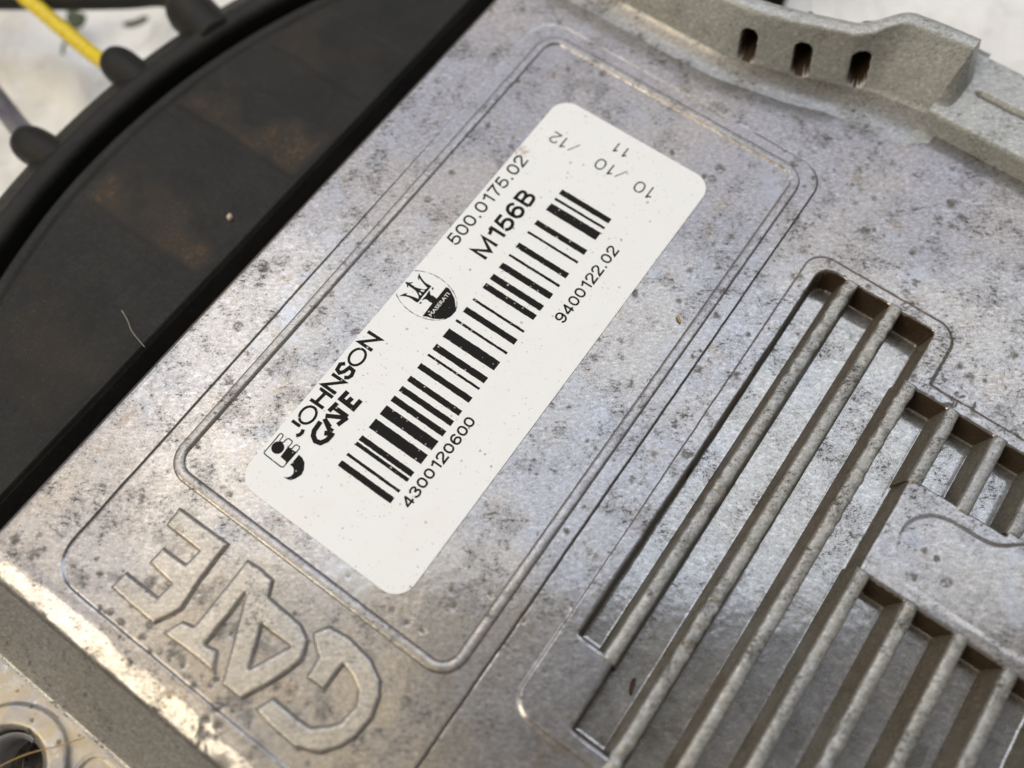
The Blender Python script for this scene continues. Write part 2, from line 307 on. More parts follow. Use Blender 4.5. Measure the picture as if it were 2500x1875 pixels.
def vnoise(U, V, scale, seed):
    """smooth value noise on arrays"""
    r = np.random.default_rng(seed); T = r.random((64, 64))
    x = U * scale; y = V * scale; xi = np.floor(x).astype(int); yi = np.floor(y).astype(int)
    fx = x - xi; fy = y - yi; fx = fx * fx * (3 - 2 * fx); fy = fy * fy * (3 - 2 * fy)
    g = lambda a, b: T[a % 64, b % 64]
    return (g(xi, yi) * (1 - fx) * (1 - fy) + g(xi + 1, yi) * fx * (1 - fy) + g(xi, yi + 1) * (1 - fx) * fy + g(xi + 1, yi + 1) * fx * fy) * 2 - 1
def fbm(U, V, s, seed, o=4):
    return sum(vnoise(U, V, s * 2 ** k, seed + k) * 0.5 ** k for k in range(o)) / 1.8
def sd_rect(U, V, u0, u1, v0, v1, r=0.0):
    """signed distance to a rounded rectangle, negative inside; r = one radius or (r_u0v0, r_u0v1, r_u1v0, r_u1v1)"""
    cu, cv = (u0 + u1) / 2, (v0 + v1) / 2; hu, hv = (u1 - u0) / 2, (v1 - v0) / 2
    x, y = U - cu, V - cv
    if isinstance(r, tuple):
        R = np.where(x < 0, np.where(y < 0, r[0], r[1]), np.where(y < 0, r[2], r[3]))
    else: R = r
    qx = np.abs(x) - hu + R; qy = np.abs(y) - hv + R
    return np.minimum(np.maximum(qx, qy), 0) + np.hypot(np.maximum(qx, 0), np.maximum(qy, 0)) - R
def sm(d, a, b):
    t = np.clip((d - a) / (b - a), 0, 1); return t * t * (3 - 2 * t)
def poly_sd(U, V, pts):
    """signed distance to a closed polygon, negative inside"""
    d = np.full(U.shape, 1e9); ins = np.zeros(U.shape, bool); n = len(pts)
    for i in range(n):
        ax, ay = pts[i]; bx, by = pts[(i + 1) % n]
        ex, ey = bx - ax, by - ay; wx, wy = U - ax, V - ay
        t = np.clip((wx * ex + wy * ey) / (ex * ex + ey * ey), 0, 1)
        d = np.minimum(d, np.hypot(wx - t * ex, wy - t * ey))
        c = ((ay > V) != (by > V)) & (U < (bx - ax) * (V - ay) / (by - ay + 1e-12) + ax)
        ins ^= c
    return np.where(ins, -d, d)
def curve_mesh(name, loops, z, thick=0.0, bevel=0.0):
    """closed loops (outer first, holes after) filled into a mesh, top at z, thick below"""
    cu = bpy.data.curves.new('c', 'CURVE'); cu.dimensions = '2D'; cu.fill_mode = 'BOTH' if thick else 'FRONT'
    cu.extrude = thick / 2 * MM; cu.bevel_depth = bevel * MM; cu.bevel_resolution = 2; cu.offset = -bevel * MM
    for lp in loops:
        sp = cu.splines.new('POLY'); sp.points.add(len(lp) - 1); sp.use_cyclic_u = True
        for q, (x, y) in zip(sp.points, lp): q.co = (x * MM, y * MM, 0, 1)
    o = bpy.data.objects.new('c', cu); COL.objects.link(o)
    dg = bpy.context.evaluated_depsgraph_get()
    me = bpy.data.meshes.new_from_object(o.evaluated_get(dg)); me.name = name
    bpy.data.objects.remove(o); bpy.data.curves.remove(cu)
    me.materials.clear()
    me.transform(Matrix.Translation((0, 0, (z - thick / 2 - bevel) * MM)))
    return me
def text_mesh(name, txt, org, right, up, width, height, z, bold=0.0, spacing=1.0):
    """text fitted to width x height (mm) from its lower-left corner org, reading along right"""
    cu = bpy.data.curves.new('t', 'FONT'); cu.body = txt; cu.size = 1.0; cu.offset = bold; cu.space_character = spacing
    cu.resolution_u = 4
    o = bpy.data.objects.new('t', cu); COL.objects.link(o)
    dg = bpy.context.evaluated_depsgraph_get()
    me = bpy.data.meshes.new_from_object(o.evaluated_get(dg)); me.name = name
    bpy.data.objects.remove(o); bpy.data.curves.remove(cu); me.materials.clear()
    n = len(me.vertices); co = np.zeros(n * 3, np.float32); me.vertices.foreach_get('co', co); co = co.reshape(-1, 3)
    lo, hi = co.min(0), co.max(0)
    a = (co[:, 0] - lo[0]) / (hi[0] - lo[0]) * width; b = (co[:, 1] - lo[1]) / (hi[1] - lo[1]) * height
    out = np.zeros((n, 3)); R_ = np.array(right, float); U_ = np.array(up, float)
    out[:, :2] = np.array(org) + a[:, None] * R_ + b[:, None] * U_; out[:, 2] = z
    me.vertices.foreach_set('co', (out * MM).astype(np.float32).ravel()); me.update()
    return me
def tube(pts, rad, seg=12, n=None, cap=True):
    """smooth tube through pts (mm); rad number or per-sample function of t"""
    P = [Vector(p) for p in pts]; n = n or len(P) * 8
    def cr(t):
        x = t * (len(P) - 1); i = min(int(x), len(P) - 2); f = x - i
        a, b, c, d = P[max(i - 1, 0)], P[i], P[i + 1], P[min(i + 2, len(P) - 1)]
        return 0.5 * ((2 * b) + (c - a) * f + (2 * a - 5 * b + 4 * c - d) * f * f + (3 * b - a - 3 * c + d) * f ** 3)
    C_ = [cr(k / n) for k in range(n + 1)]
    vs, fs = [], []; up = Vector((0.13, 0.2, 1)).normalized()
    for k, c in enumerate(C_):
        tg = (C_[min(k + 1, n)] - C_[max(k - 1, 0)]).normalized()
        s_ = tg.cross(up).normalized(); q = s_.cross(tg)
        r = rad(k / n) if callable(rad) else rad
        for j in range(seg):
            a = 2 * math.pi * j / seg; vs.append(tuple(c + (s_ * math.cos(a) + q * math.sin(a)) * r))
    for k in range(n):
        for j in range(seg):
            a, b = k * seg + j, k * seg + (j + 1) % seg
            fs.append((a, b, b + seg, a + seg))
    if cap: fs.append(tuple(range(seg))[::-1]); fs.append(tuple(range(n * seg, n * seg + seg)))
    return vs, fs

# ------------------------------------------------------------------ the sheet underneath
def build_sheet():
    u = np.arange(-420, 620, 4.0); v = np.arange(-420, 520, 4.0); U, V = np.meshgrid(u, v, indexing='ij')
    z = -53 + 2.6 * fbm(U * 0.8 + V * 0.6, V * 0.3 - U * 0.2, 0.022, 40) + 8.0 * (1 - np.abs(fbm(U, V, 0.012, 60, 3))) ** 4 + 5.5 * (1 - np.abs(fbm(U + 90, V, 0.03, 90, 3))) ** 4
    me = mesh_np('white_sheet', np.stack([U, V, z], -1).reshape(-1, 3), grid_quads(len(u), len(v)))
    return tag(link('white_sheet', me, 'sheet'), 'white fabric sheet with soft folds under the motor parts', None, None, 'structure')
sheet = build_sheet()

# ------------------------------------------------------------------ the aluminium module
MOD = thing('motor_control_module', 'grey cast aluminium motor control module with cooling slots and barcode label', 'control module', (40, 0, -40))

SLOTS = [  # v_low, v_high, u_low, u_high
    (-31.75, -26.45, 13.0, 96.6), (-40.9, -33.65, 0.3, 96.5), (-50.1, -42.85, -7.0, 96.3), (-58.75, -51.9, -12.0, 83.8),
    (-67.7, -60.55, 68.4, 83.8), (-76.6, -69.5, 68.4, 83.6), (-67.8, -60.6, -14.0, 48.6), (-76.8, -69.35, -14.0, 48.6),
    (-85.5, -78.15, -14.0, 48.4), (-94.2, -87.0, -14.0, 48.4), (-85.4, -78.3, 73.0, 83.6), (-94.0, -87.2, 73.0, 83.6)]
DEPTH = 6.0
ISLAND = [(51.1, -67.0), (52.4, -64.8), (55.6, -62.5), (58.9, -61.6), (61.8, -62.3), (64.3, -64.5), (65.4, -67.5), (65.3, -72.2), (65.8, -76.2), (68.8, -79.4), (70.3, -83), (71, -90), (71, -101), (51.3, -101)]

def chaikin(p, n=3):
    for _ in range(n):
        p = [q for a, c in zip(p, p[1:] + p[:1]) for q in ((a[0] * .75 + c[0] * .25, a[1] * .75 + c[1] * .25), (a[0] * .25 + c[0] * .75, a[1] * .25 + c[1] * .75))]
    return p
ISLAND = chaikin(ISLAND)
def plate_level(U, V):
    hi = 0.28 - 0.12 * sm(U, 40, 100)
    return hi + (-0.55 - hi) * sm(-V, -6, 12) * sm(U, -33, -27)
def plate_height(U, V):
    wob = 0.07 * fbm(U, V, 0.35, 3, 3)
    z = np.zeros(U.shape)
    # outer panel around the label: recessed on the left, raised over the slotted side
    d = sd_rect(U, V, -29.5, 115.4, -17.2, 51.3, (0.0, 6.0, 5.5, 6.0)) + wob * 0.8
    level = plate_level(U, V)
    z += level * sm(d, -0.05, 0.30)
    # narrow joint line at the panel edge
    z -= 0.16 * np.exp(-((d - 0.10) / 0.16) ** 2) * (0.12 + 0.88 * sm(-V, 0, 14) * (1 - 0.4 * sm(U, 90, 115)) + 0.75 * sm(-U, 5, 15) * sm(V, 0, 20))
    # raised collar round the slots
    d2 = np.minimum(sd_rect(U, V, -2.6, 99.0, -54.0, -23.4, (5.0, 4.2, 4.5, 4.2)), sd_rect(U, V, -30, 86.4, -110, -54.0 + 6, 0.5))
    z += 0.34 * sm(-d2 + wob, -0.05, 0.40)
    # island with its curved edge
    d3 = poly_sd(U, V, ISLAND) + wob
    z -= 0.10 * sm(-d3, -0.1, 0.3) + 0.07 * np.exp(-(d3 / 0.20) ** 2)
    # pockets between the fins
    pk = np.full(U.shape, 9.0)
    for i, (a, b, c, e) in enumerate(SLOTS):
        rr = (0.3, 0.3, 1.0, 3.2) if i == 0 else (0.4, 0.4, 0.9, 0.6)
        pk = np.minimum(pk, sd_rect(U, V, c, e, a, b, rr))
    pk = -(pk + wob * 1.6)
    drop = np.interp(pk, [-0.45, -0.2, 0.0, 0.12, 0.42, 0.62, 0.95], [0, -0.05, -0.22, -0.75, -5.3, -5.85, -6.0])
    z += drop
    # left edge rolls over into the gap
    e1 = V - 63.2
    z += np.where(e1 > -1.2, -0.9 * ((e1 + 1.2) / 1.2) ** 2, 0) + np.where(e1 > 0.0, -60 * e1, 0)
    # near edge: rounded shoulder, then the sloping side
    x = -(U + 29.9)
    roll = np.where(x <= 0, 0, np.where(x < 6.0, -0.045 * x ** 2, -0.045 * 36 - 0.88 * (x - 6.0)))
    x2 = x - 16.6
    roll = np.where(x2 > 0, np.maximum(roll, -10.9), roll)
    z += np.where(x > 0, roll + 0.045 * np.minimum(x, 3) * fbm(U, V, 0.16, 71, 4), 0)
    # a ragged chip out of the shoulder
    for (cu, cv, rad, dep) in ((-33.9, 12.6, 1.5, 0.10), (-32.2, 13.8, 0.9, 0.08), (-35.4, 12.0, 1.0, 0.10)):
        rr_ = np.hypot(U - cu, V - cv) * (1 + 0.5 * fbm(U, V, 0.8, 51, 3)); z -= dep * (1 - sm(rr_, 0.5 * rad, 1.1 * rad))
    z += 0.016 * fbm(U, V, 0.12, 11, 4) + 0.012 * fbm(U, V, 0.9, 21, 3)
    # lumpy casting next to the slot heads
    rough = np.exp(-((U - 88) / 7) ** 2 - ((V + 56.5) / 5) ** 2) + 0.7 * np.exp(-((U - 86.5) / 2.4) ** 2) * sm(-V, 54, 58) + 0.6 * np.exp(-((U - 98.5) / 1.4) ** 2 - ((V + 44) / 7) ** 2)
    z += np.where(pk < 0, rough, 0) * 0.26 * fbm(U, V, 0.6, 31, 4)
    return z, pk

def build_plate():
    cu = [13.0, 96.5, 83.7, 48.5, 68.4, 0.3, -29.5, 115.4]; cv = [51.3, -17.2, -23.4]
    for a, b, c, e in SLOTS: cv += [a, b]
    u = axis(-47.0, 138.5, 0.32, cu); v = axis(-100.0, 63.9, 0.32, cv + [63.2])
    U, V = np.meshgrid(u, v, indexing='ij')
    z, pk = plate_height(U, V)
    dirt = np.zeros(U.shape)
    wob = np.maximum(0.25, 1 + 1.0 * fbm(U, V, 0.9, 77, 4))
    sr = np.random.default_rng(5)
    extra = [(sr.uniform(-29, -18), sr.uniform(6, 40), sr.uniform(0.5, 1.3)) for _ in range(20)] + [(-28.5 + sr.normal(0, 0.5), sr.uniform(8, 40), sr.uniform(0.5, 1.2)) for _ in range(22)]
    extra += [(-33 + sr.normal(0, 1.8), 13 + sr.normal(0, 1.2), sr.uniform(0.8, 1.6)) for _ in range(10)]
    extra += [(sr.uniform(-30, 125), sr.uniform(-24, 60), 0.45 + 0.5 * sr.random() ** 3) for _ in range(130)] + [(sr.uniform(85, 135), sr.uniform(-90, -20), 0.45 + 0.6 * sr.random() ** 3) for _ in range(50)]
    for (a, b, r) in D['spots'] + extra:
        r = min(r, 1.9) * 0.62
        q = np.hypot(U - a, V - b) / (r * wob)
        g = 1 - sm(q, 0.45, 1.15)
        dirt = np.maximum(dirt, g * 0.9); z = z - 0.04 * g * (pk < 0)
    inset = sd_rect(U, V, -29.3, -7.5, -12, 50.5, 5.0)
    dirt = np.maximum(dirt, 0.85 * (1 - sm(inset, -1.5, 0.5)) * np.clip(2.2 * fbm(U, V, 0.33, 401, 4) - 0.35, 0, 1) * (0.4 + 0.6 * sm(-U, 14, 24)))
    quads = grid_quads(len(u), len(v))
    me = mesh_np('cover_plate', np.stack([U, V, z], -1).reshape(-1, 3), quads)
    at = me.attributes.new('dirt', 'FLOAT', 'POINT'); at.data.foreach_set('value', dirt.ravel().astype(np.float32))
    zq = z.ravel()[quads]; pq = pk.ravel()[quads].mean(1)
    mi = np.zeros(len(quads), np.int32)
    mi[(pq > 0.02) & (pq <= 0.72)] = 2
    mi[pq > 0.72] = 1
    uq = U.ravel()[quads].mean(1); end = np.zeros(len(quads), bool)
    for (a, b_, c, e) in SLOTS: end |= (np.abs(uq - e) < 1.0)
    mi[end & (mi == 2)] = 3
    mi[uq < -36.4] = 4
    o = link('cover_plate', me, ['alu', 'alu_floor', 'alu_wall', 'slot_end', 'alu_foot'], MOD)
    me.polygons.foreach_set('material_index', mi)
    return o
build_plate()

# rim round the label
def rounded_rect(u0, u1, v0, v1, r, n=10):
    out = []
    for cx, cy, a0 in ((u1 - r, v1 - r, 0), (u0 + r, v1 - r, 90), (u0 + r, v0 + r, 180), (u1 - r, v0 + r, 270)):
        for k in range(n + 1):
            a = math.radians(a0 + 90 * k / n); out.append((cx + r * math.cos(a), cy + r * math.sin(a), math.cos(a), math.sin(a)))
    return out
def build_rim():
    base = rounded_rect(-5.75, 113.1, -14.35, 48.45, 5.0, 14)
    pts = []
    for i in range(len(base)):
        a = base[i]; b = base[(i + 1) % len(base)]
        L_ = math.hypot(b[0] - a[0], b[1] - a[1]); k = max(1, int(L_ / 0.7))
        for j in range(k):
            f = j / k; pts.append(tuple(a[q] + (b[q] - a[q]) * f for q in range(4)))
    P = np.array(pts); prof = [(-0.25, -0.12), (0.0, -0.02), (0.18, 0.24), (0.38, 0.36), (0.62, 0.41), (1.05, 0.42), (1.45, 0.41), (1.68, 0.37), (1.92, 0.20), (2.12, 0.04), (2.30, -0.12)]
    n, k = len(P), len(prof); co = np.zeros((n, k, 3)); s_ = np.arange(n) * 0.7
    wv = 0.05 * vnoise(s_, s_ * 0, 0.5, 5) + 0.03 * vnoise(s_, s_ * 0, 1.3, 6)
    for j, (d, h) in enumerate(prof):
        co[:, j, 0] = P[:, 0] - P[:, 2] * (d + wv * (0.2 < d < 2.1)); co[:, j, 1] = P[:, 1] - P[:, 3] * (d + wv * (0.2 < d < 2.1))
        co[:, j, 2] = h * (1 + 1.2 * wv) + (0.02 * vnoise(co[:, j, 0], co[:, j, 1], 0.9, 9) if h > 0.05 else 0)
    q = []
    for i in range(n):
        for j in range(k - 1):
            a, b = i * k + j, ((i + 1) % n) * k + j; q.append((a, b, b + 1, a + 1))
    me = mesh_np('label_rim', co.reshape(-1, 3), np.array(q)[:, ::-1])
    return link('label_rim', me, 'alu_plain', MOD)
build_rim()

# cooling fins standing in the slotted side
def build_fin(v0, u0, u1, seed):
    u = np.arange(u0 - 1.0, u1 + 1.01, 0.4); n = len(u)
    sec = [(-1.75, -6.3), (-1.60, -5.2), (-1.26, -2.4), (-1.06, -0.75), (-0.96, -0.16), (-0.70, 0.02), (0.0, 0.06), (0.70, 0.02), (0.96, -0.16), (1.06, -0.75), (1.26, -2.4), (1.60, -5.2), (1.75, -6.3)]
    co = np.zeros((n, len(sec), 3)); one = np.zeros(n)
    ragged = 0.25 + 0.75 * sm(vnoise(u, one, 0.09, seed), -0.1, 0.5)
    for j, (dv, z) in enumerate(sec):
        top = max(0.0, 1 + z / 3.0)
        nx = fbm(u, one + j * 0.7, 0.75, seed + 3, 4)
        co[:, j, 0] = u; co[:, j, 1] = v0 + dv * 1.16 + (0.42 * top * nx) * ragged
        co[:, j, 2] = z + 0.30 + (0.42 * top * fbm(u, one + j * 0.55 + 40, 0.8, seed + 9, 3) - 0.12 * top) * ragged - 0.15
    co[0, :, 2] = np.minimum(co[0, :, 2], -0.5); co[-1, :, 2] = np.minimum(co[-1, :, 2], -0.5)
    me = mesh_np('cooling_fin', co.reshape(-1, 3), grid_quads(n, len(sec)))
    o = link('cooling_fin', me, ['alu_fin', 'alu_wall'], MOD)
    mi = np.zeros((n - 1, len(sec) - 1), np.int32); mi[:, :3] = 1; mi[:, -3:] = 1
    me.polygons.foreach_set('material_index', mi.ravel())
    return o
for i, (v0, u0, u1) in enumerate(((-32.7, 13.2, 96.3), (-41.87, -7, 96.2), (-51.0, -12, 83.6), (-59.65, -14, 48.4), (-59.65, 68.6, 83.5), (-68.55, -14, 48.4), (-68.6, 68.6, 83.5), (-77.45, -14, 48.4), (-77.45, 70, 83.4), (-86.25, -14, 48.2))):
    build_fin(v0, u0, u1, 100 + i * 17)

# cast letters of the maker's mark
def build_letter(loops, seed):
    P = np.array(loops[0]); u = np.arange(P[:, 0].min() - 0.6, P[:, 0].max() + 0.6, 0.17); v = np.arange(P[:, 1].min() - 0.6, P[:, 1].max() + 0.6, 0.17)
    U, V = np.meshgrid(u, v, indexing='ij'); d = poly_sd(U, V, loops[0])
    for lp in loops[1:]: d = np.maximum(d, -poly_sd(U, V, lp))
    d = d - 0.16 + 0.07 * fbm(U, V, 0.5, seed, 3)
    z = -0.12 + 0.86 * np.interp(-d, [-0.30, -0.05, 0.10, 0.34, 0.52, 0.75], [0, 0.10, 0.32, 0.80, 0.95, 1.0]) + 0.05 * fbm(U, V, 0.4, seed + 5, 3)
    q = grid_quads(len(u), len(v)); keep = d.ravel()[q].min(1) < 0.30
    q = q[keep]; used = np.unique(q); mp = np.full(U.size, -1); mp[used] = np.arange(len(used))
    me = mesh_np('cast_letter', np.stack([U, V, z], -1).reshape(-1, 3)[used], mp[q])
    return link('cast_letter', me, 'alu_letter', MOD)
for i_, k_ in enumerate(('letE', 'letAT', 'letG')): build_letter(D[k_], 200 + 9 * i_)

# rear wall with its three vent holes and the bulge beside them
def build_wall():
    ctrl = [(126.2, 66), (126.2, 50), (126.2, 34), (126.3, 24), (126.4, 16), (127.3, 9.5), (129.6, 1.5), (132.6, -7), (135.0, -14), (136.2, -21), (136.9, -27.2)]
    P = [Vector((a, b)) for a, b in ctrl]; fine = []
    for i in range(len(P) - 1):
        a, b, c, d = P[max(i - 1, 0)], P[i], P[i + 1], P[min(i + 2, len(P) - 1)]
        k = max(2, int((c - b).length / 0.32))
        for j in range(k):
            f = j / k; fine.append(0.5 * ((2 * b) + (c - a) * f + (2 * a - 5 * b + 4 * c - d) * f * f + (3 * b - a - 3 * c + d) * f ** 3))
    B = np.array([(q.x, q.y) for q in fine]); T = np.gradient(B, axis=0); T /= np.linalg.norm(T, axis=1)[:, None]
    for _ in range(12): T[1:-1] = (T[:-2] + 2 * T[1:-1] + T[2:]) / 4
    N = np.stack([-T[:, 1], T[:, 0]], 1)
    n = len(B)
    k_ = sm(-B[:, 1], 18, 26)[:, None]; N = N * (1 - k_) + np.array([[0.998, -0.06]]) * k_; N /= np.linalg.norm(N, axis=1)[:, None]
    tilt = np.radians(15 + 17 * sm(-B[:, 1], 8, 17)); hs = 0.875 + 0.075 * sm(-B[:, 1], 11, 16)
    rows = [('f', -5.2, -0.10), ('f', -4.3, 0.02), ('f', -3.3, 0.16), ('f', -2.4, 0.42), ('f', -1.6, 0.80), ('f', -0.95, 1.28), ('f', -0.45, 1.80), ('f', -0.1, 2.30)]
    zz = list(np.arange(2.7, 14.2, 0.3))
    H_ = 15.2
    co = []
    deps = []
    holes = [(9.9, 6.3), (-0.9, 6.4), (-11.6, 6.6)]
    lev = plate_level(B[:, 0], B[:, 1])
    for _, off, z in rows: co.append(np.c_[B + N * (off * (1 + 0.5 * sm(-B[:, 1], 6, 16)) + 0.45 + z * np.tan(tilt) * 0.5)[:, None], z + lev * (1 - z / 2.6)])
    for z in zz:
        run = z * np.tan(tilt) + 0.05
        dep = np.zeros(n)
        for hv, hz in holes:
            i = int(np.argmin(np.abs(B[:, 1] - hv) + (B[:, 0] > 137) * 99)); s_ = (np.arange(n) - i) * 0.32
            q = np.hypot(s_ + 0.16 * (z - hz), np.maximum(np.abs(z - hz) - 2.3, 0)) - 1.7
            dep = np.maximum(dep, 9.0 * (1 - sm(q, -0.45, 0.12)))
        deps.append(dep); jit = 0.40 * fbm(B[:, 0] * 0 + np.arange(n) * 0.32, np.full(n, z), 0.10, 90, 4) * float(sm(np.array(z), 2.5, 6.0))
        co.append(np.c_[B + N * (run * hs + dep + jit)[:, None], z * hs])
    top = np.tan(tilt) * 14.2 * hs
    for o_, z in ((0.12, 14.5), (0.4, 14.75), (0.9, 14.9), (2.0, 14.95), (3.0, 14.8), (3.8, 14.3), (4.2, 13.4), (12.9, 3.5), (13.2, -44)):
        co.append(np.c_[B + N * (top + o_)[:, None], z * hs if z > 0 else np.full(n, z)])
    co = np.stack(co, 0)
    nr = co.shape[0]; cap = co[:, -1].copy(); foot = cap.copy(); foot[:, 1] = -30.7 - 0.02 * (foot[:, 0] - 137); foot[:, 2] = np.where(foot[:, 0] < 137.6, np.minimum(foot[:, 2], 0.0) - 0.6, 3.4)
    vv = np.concatenate([co.reshape(-1, 3), cap, foot]); c0_ = nr * n
    tri = np.array([t_ for i in range(nr - 1) for t_ in ((c0_ + i, c0_ + nr + i, c0_ + i + 1), (c0_ + i + 1, c0_ + nr + i, c0_ + nr + i + 1))])
    gq = grid_quads(nr, n); me = mesh_np('rear_wall', vv, gq, tri)
    dd = np.zeros((nr, n)); dd[len(rows):len(rows) + len(zz)] = np.array(deps)
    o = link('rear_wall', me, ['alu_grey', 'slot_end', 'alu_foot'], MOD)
    mi = np.concatenate([(dd.ravel()[gq].mean(1) > 1.2).astype(np.int32), np.zeros(len(tri), np.int32)])  # hole interiors get the dark colour as painted shade
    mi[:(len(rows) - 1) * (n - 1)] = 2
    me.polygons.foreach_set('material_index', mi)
    return o
build_wall()

def build_ledge():
    u = axis(136.2, 158.2, 0.5, [136.9, 146.9, 156.3]); v = np.arange(-110, -26.9, 0.5); U, V = np.meshgrid(u, v, indexing='ij')
    z = -1.2 + 5.2 * sm(U, 136.4, 137.5) - 46 * sm(U, 156.3, 157.8)
    q = sd_rect(U, V, 146.2, 147.5, -75, -33.0, 0.6)
    z -= 3.2 * (1 - sm(q, -0.35, 0.15))
    z += 0.05 * fbm(U, V, 0.2, 8)
    me = mesh_np('side_ledge', np.stack([U, V, z], -1).reshape(-1, 3), grid_quads(len(u), len(v)))
    o = link('side_ledge', me, 'alu_grey', MOD)
build_ledge()

# mounting flange with a threaded hole at the near corner
HC = (-58.5, 38.5)
def build_flange():
    u = np.arange(-90, -45.9, 0.35); v = np.arange(-30, 75, 0.35); U, V = np.meshgrid(u, v, indexing='ij')
    r = np.hypot(U - HC[0], V - HC[1]); ang = np.arctan2(V - HC[1], U - HC[0])
    z = -10.9 + 0.9 * (1 - sm(r + 0.25 * fbm(U, V, 0.3, 4), 9.9, 10.6)) + 0.10 * fbm(U, V, 0.18, 5)
    z = z - 0.7 * (1 - sm(r, 6.0, 7.2)) - 16 * (1 - sm(r, 5.75, 6.1))
    z += 0.35 * (1 - sm(np.abs(sd_rect(U, V, -90, -47.6, 14, 29, 3.0)), 0.0, 0.5)) * (r > 11)
    me = mesh_np('mounting_flange', np.stack([U, V, z], -1).reshape(-1, 3), grid_quads(len(u), len(v)))
    f = link('mounting_flange', me, 'flange', MOD)
    vs, fs = [], []
    turns, seg = 9, 40
    prof = [(5.7, -0.56), (4.85, 0.0), (5.7, 0.56)]
    for k in range(turns * seg + 1):
        a = 2 * math.pi * k / seg; zc = -12.2 - 1.15 * k / seg
        for rr, dz in prof: vs.append((HC[0] + rr * math.cos(a), HC[1] + rr * math.sin(a), zc + dz))
        if k:
            b = k * 3
            for j in range(2): fs.append((b - 3 + j, b + j, b + j + 1, b - 2 + j))
    link('screw_thread', from_py('screw_thread', vs, fs), 'thread', f)
build_flange()

# ------------------------------------------------------------------ the label and everything printed on it
ZL = 0.27
LB = rounded_rect(0, 100, 0, 36.2, 3.9, 10)
lab = link('product_label', curve_mesh('product_label', [[(a, b) for a, b, _, _ in LB]], ZL, 0.24, 0.0), 'label', MOD, smooth=False)
tag(lab, 'white rounded product label printed with barcode, part numbers and emblems')
ZP = ZL + 0.02
BARS = [(12.2, 13.4), (14.5, 15.05), (16.85, 17.57), (17.93, 19.0), (20.75, 22.8), (23.83, 25.87), (26.94, 28.15), (29.31, 30.47), (31.7, 32.87), (34.73, 35.94), (37.75, 38.22), (39.3, 40.65), (42.38, 44.44), (46.25, 46.75), (48.65, 49.9), (51.6, 52.12), (54.78, 56.05), (57.06, 58.43), (60.05, 61.42), (63.18, 63.73), (65.49, 66.76), (69.37, 69.9), (71.69, 72.94), (75.7, 77.62), (78.6, 79.15), (80.2, 81.47)]
for a, b in BARS:
    n = 26; t_ = np.linspace(23.46, 11.82, n); j0 = rng.normal(0, 0.022, n); j1 = rng.normal(0, 0.022, n)
    co = np.zeros((n, 2, 3)); co[:, 0, 0] = a + j0; co[:, 1, 0] = b + j1; co[:, :, 1] = t_[:, None]; co[:, :, 2] = ZP
    link('barcode_bar', mesh_np('barcode_bar', co.reshape(-1, 3), grid_quads(n, 2)[:, ::-1]), 'ink', lab, smooth=False)
GL = {
 '1': (0.46, [[(.06, .76), (.24, .80), (.33, .97)], [(.36, 0), (.36, 1)]]),
 '2': (0.58, [[(.05, .68), (.08, .85), (.19, .95), (.37, .95), (.50, .85), (.53, .70), (.46, .54), (.27, .36), (.12, .19), (.06, .05), (.56, .05)]]),
 '3': (0.58, [[(.06, .74), (.12, .90), (.28, .96), (.44, .90), (.50, .75), (.42, .59), (.25, .53)], [(.25, .53), (.46, .48), (.54, .28), (.46, .11), (.28, .04), (.11, .10), (.04, .27)]]),
 '4': (0.60, [[(.42, 0), (.42, 1)], [(.42, .95), (.05, .31), (.05, .25), (.59, .25)]]),
 '5': (0.58, [[(.51, .95), (.15, .95), (.09, .48), (.18, .57), (.31, .61), (.47, .55), (.54, .35), (.47, .13), (.29, .04), (.12, .10), (.04, .25)]]),
 '6': (0.58, [[(.52, .76), (.46, .90), (.31, .96), (.15, .87), (.07, .66), (.06, .40), (.10, .16), (.22, .05), (.34, .04), (.48, .13), (.54, .32), (.47, .52), (.33, .59), (.18, .54), (.08, .38)]]),
 '7': (0.56, [[(.03, .95), (.54, .95), (.37, .65), (.26, .33), (.22, 0)]]),
 'M': (0.84, [[(.07, 0), (.07, .94), (.42, .10), (.77, .94), (.77, 0)]]),
 'B': (0.64, [[(.10, .05), (.10, .95), (.37, .95), (.51, .89), (.55, .75), (.49, .60), (.36, .53), (.10, .53)], [(.36, .53), (.53, .46), (.59, .28), (.53, .11), (.38, .05), (.10, .05)]]),
 '/': (0.42, [[(.02, -.05), (.40, 1.0)]]), '.': (0.24, [[(.05, .06), (.17, .06)]]), '0': (0.58, None)}
GL['9'] = (0.58, [[(.58 - x, 1 - y) for x, y in GL['6'][1][0]]])
def soften(pl, n=2):
    """round the bends of a pen path but keep sharp corners"""
    for _ in range(n):
        out = [pl[0]]
        for a, q, c in zip(pl[:-2], pl[1:-1], pl[2:]):
            d1 = Vector((q[0] - a[0], q[1] - a[1])); d2 = Vector((c[0] - q[0], c[1] - q[1]))
            if d1.length and d2.length and d1.normalized().dot(d2.normalized()) > 0.35:
                out += [(q[0] + (a[0] - q[0]) * .25, q[1] + (a[1] - q[1]) * .25), (q[0] + (c[0] - q[0]) * .25, q[1] + (c[1] - q[1]) * .25)]
            else: out.append(q)
        pl = out + [pl[-1]]
    return pl
def stroke_poly(pts, w_):
    P = [Vector(q) for q in pts]; n = len(P); Lp, Rp = [], []
    for i in range(n):
        a = (P[i] - P[i - 1]).normalized() if i else (P[1] - P[0]).normalized()
        b = (P[i + 1] - P[i]).normalized() if i < n - 1 else a
        t = (a + b).normalized() if (a + b).length > 1e-4 else a
        nn = Vector((-t.y, t.x)); c = max(0.42, nn.dot(Vector((-a.y, a.x))))
        Lp.append(tuple(P[i] + nn * (w_ / 2 / c))); Rp.append(tuple(P[i] - nn * (w_ / 2 / c)))
    return Lp, Rp
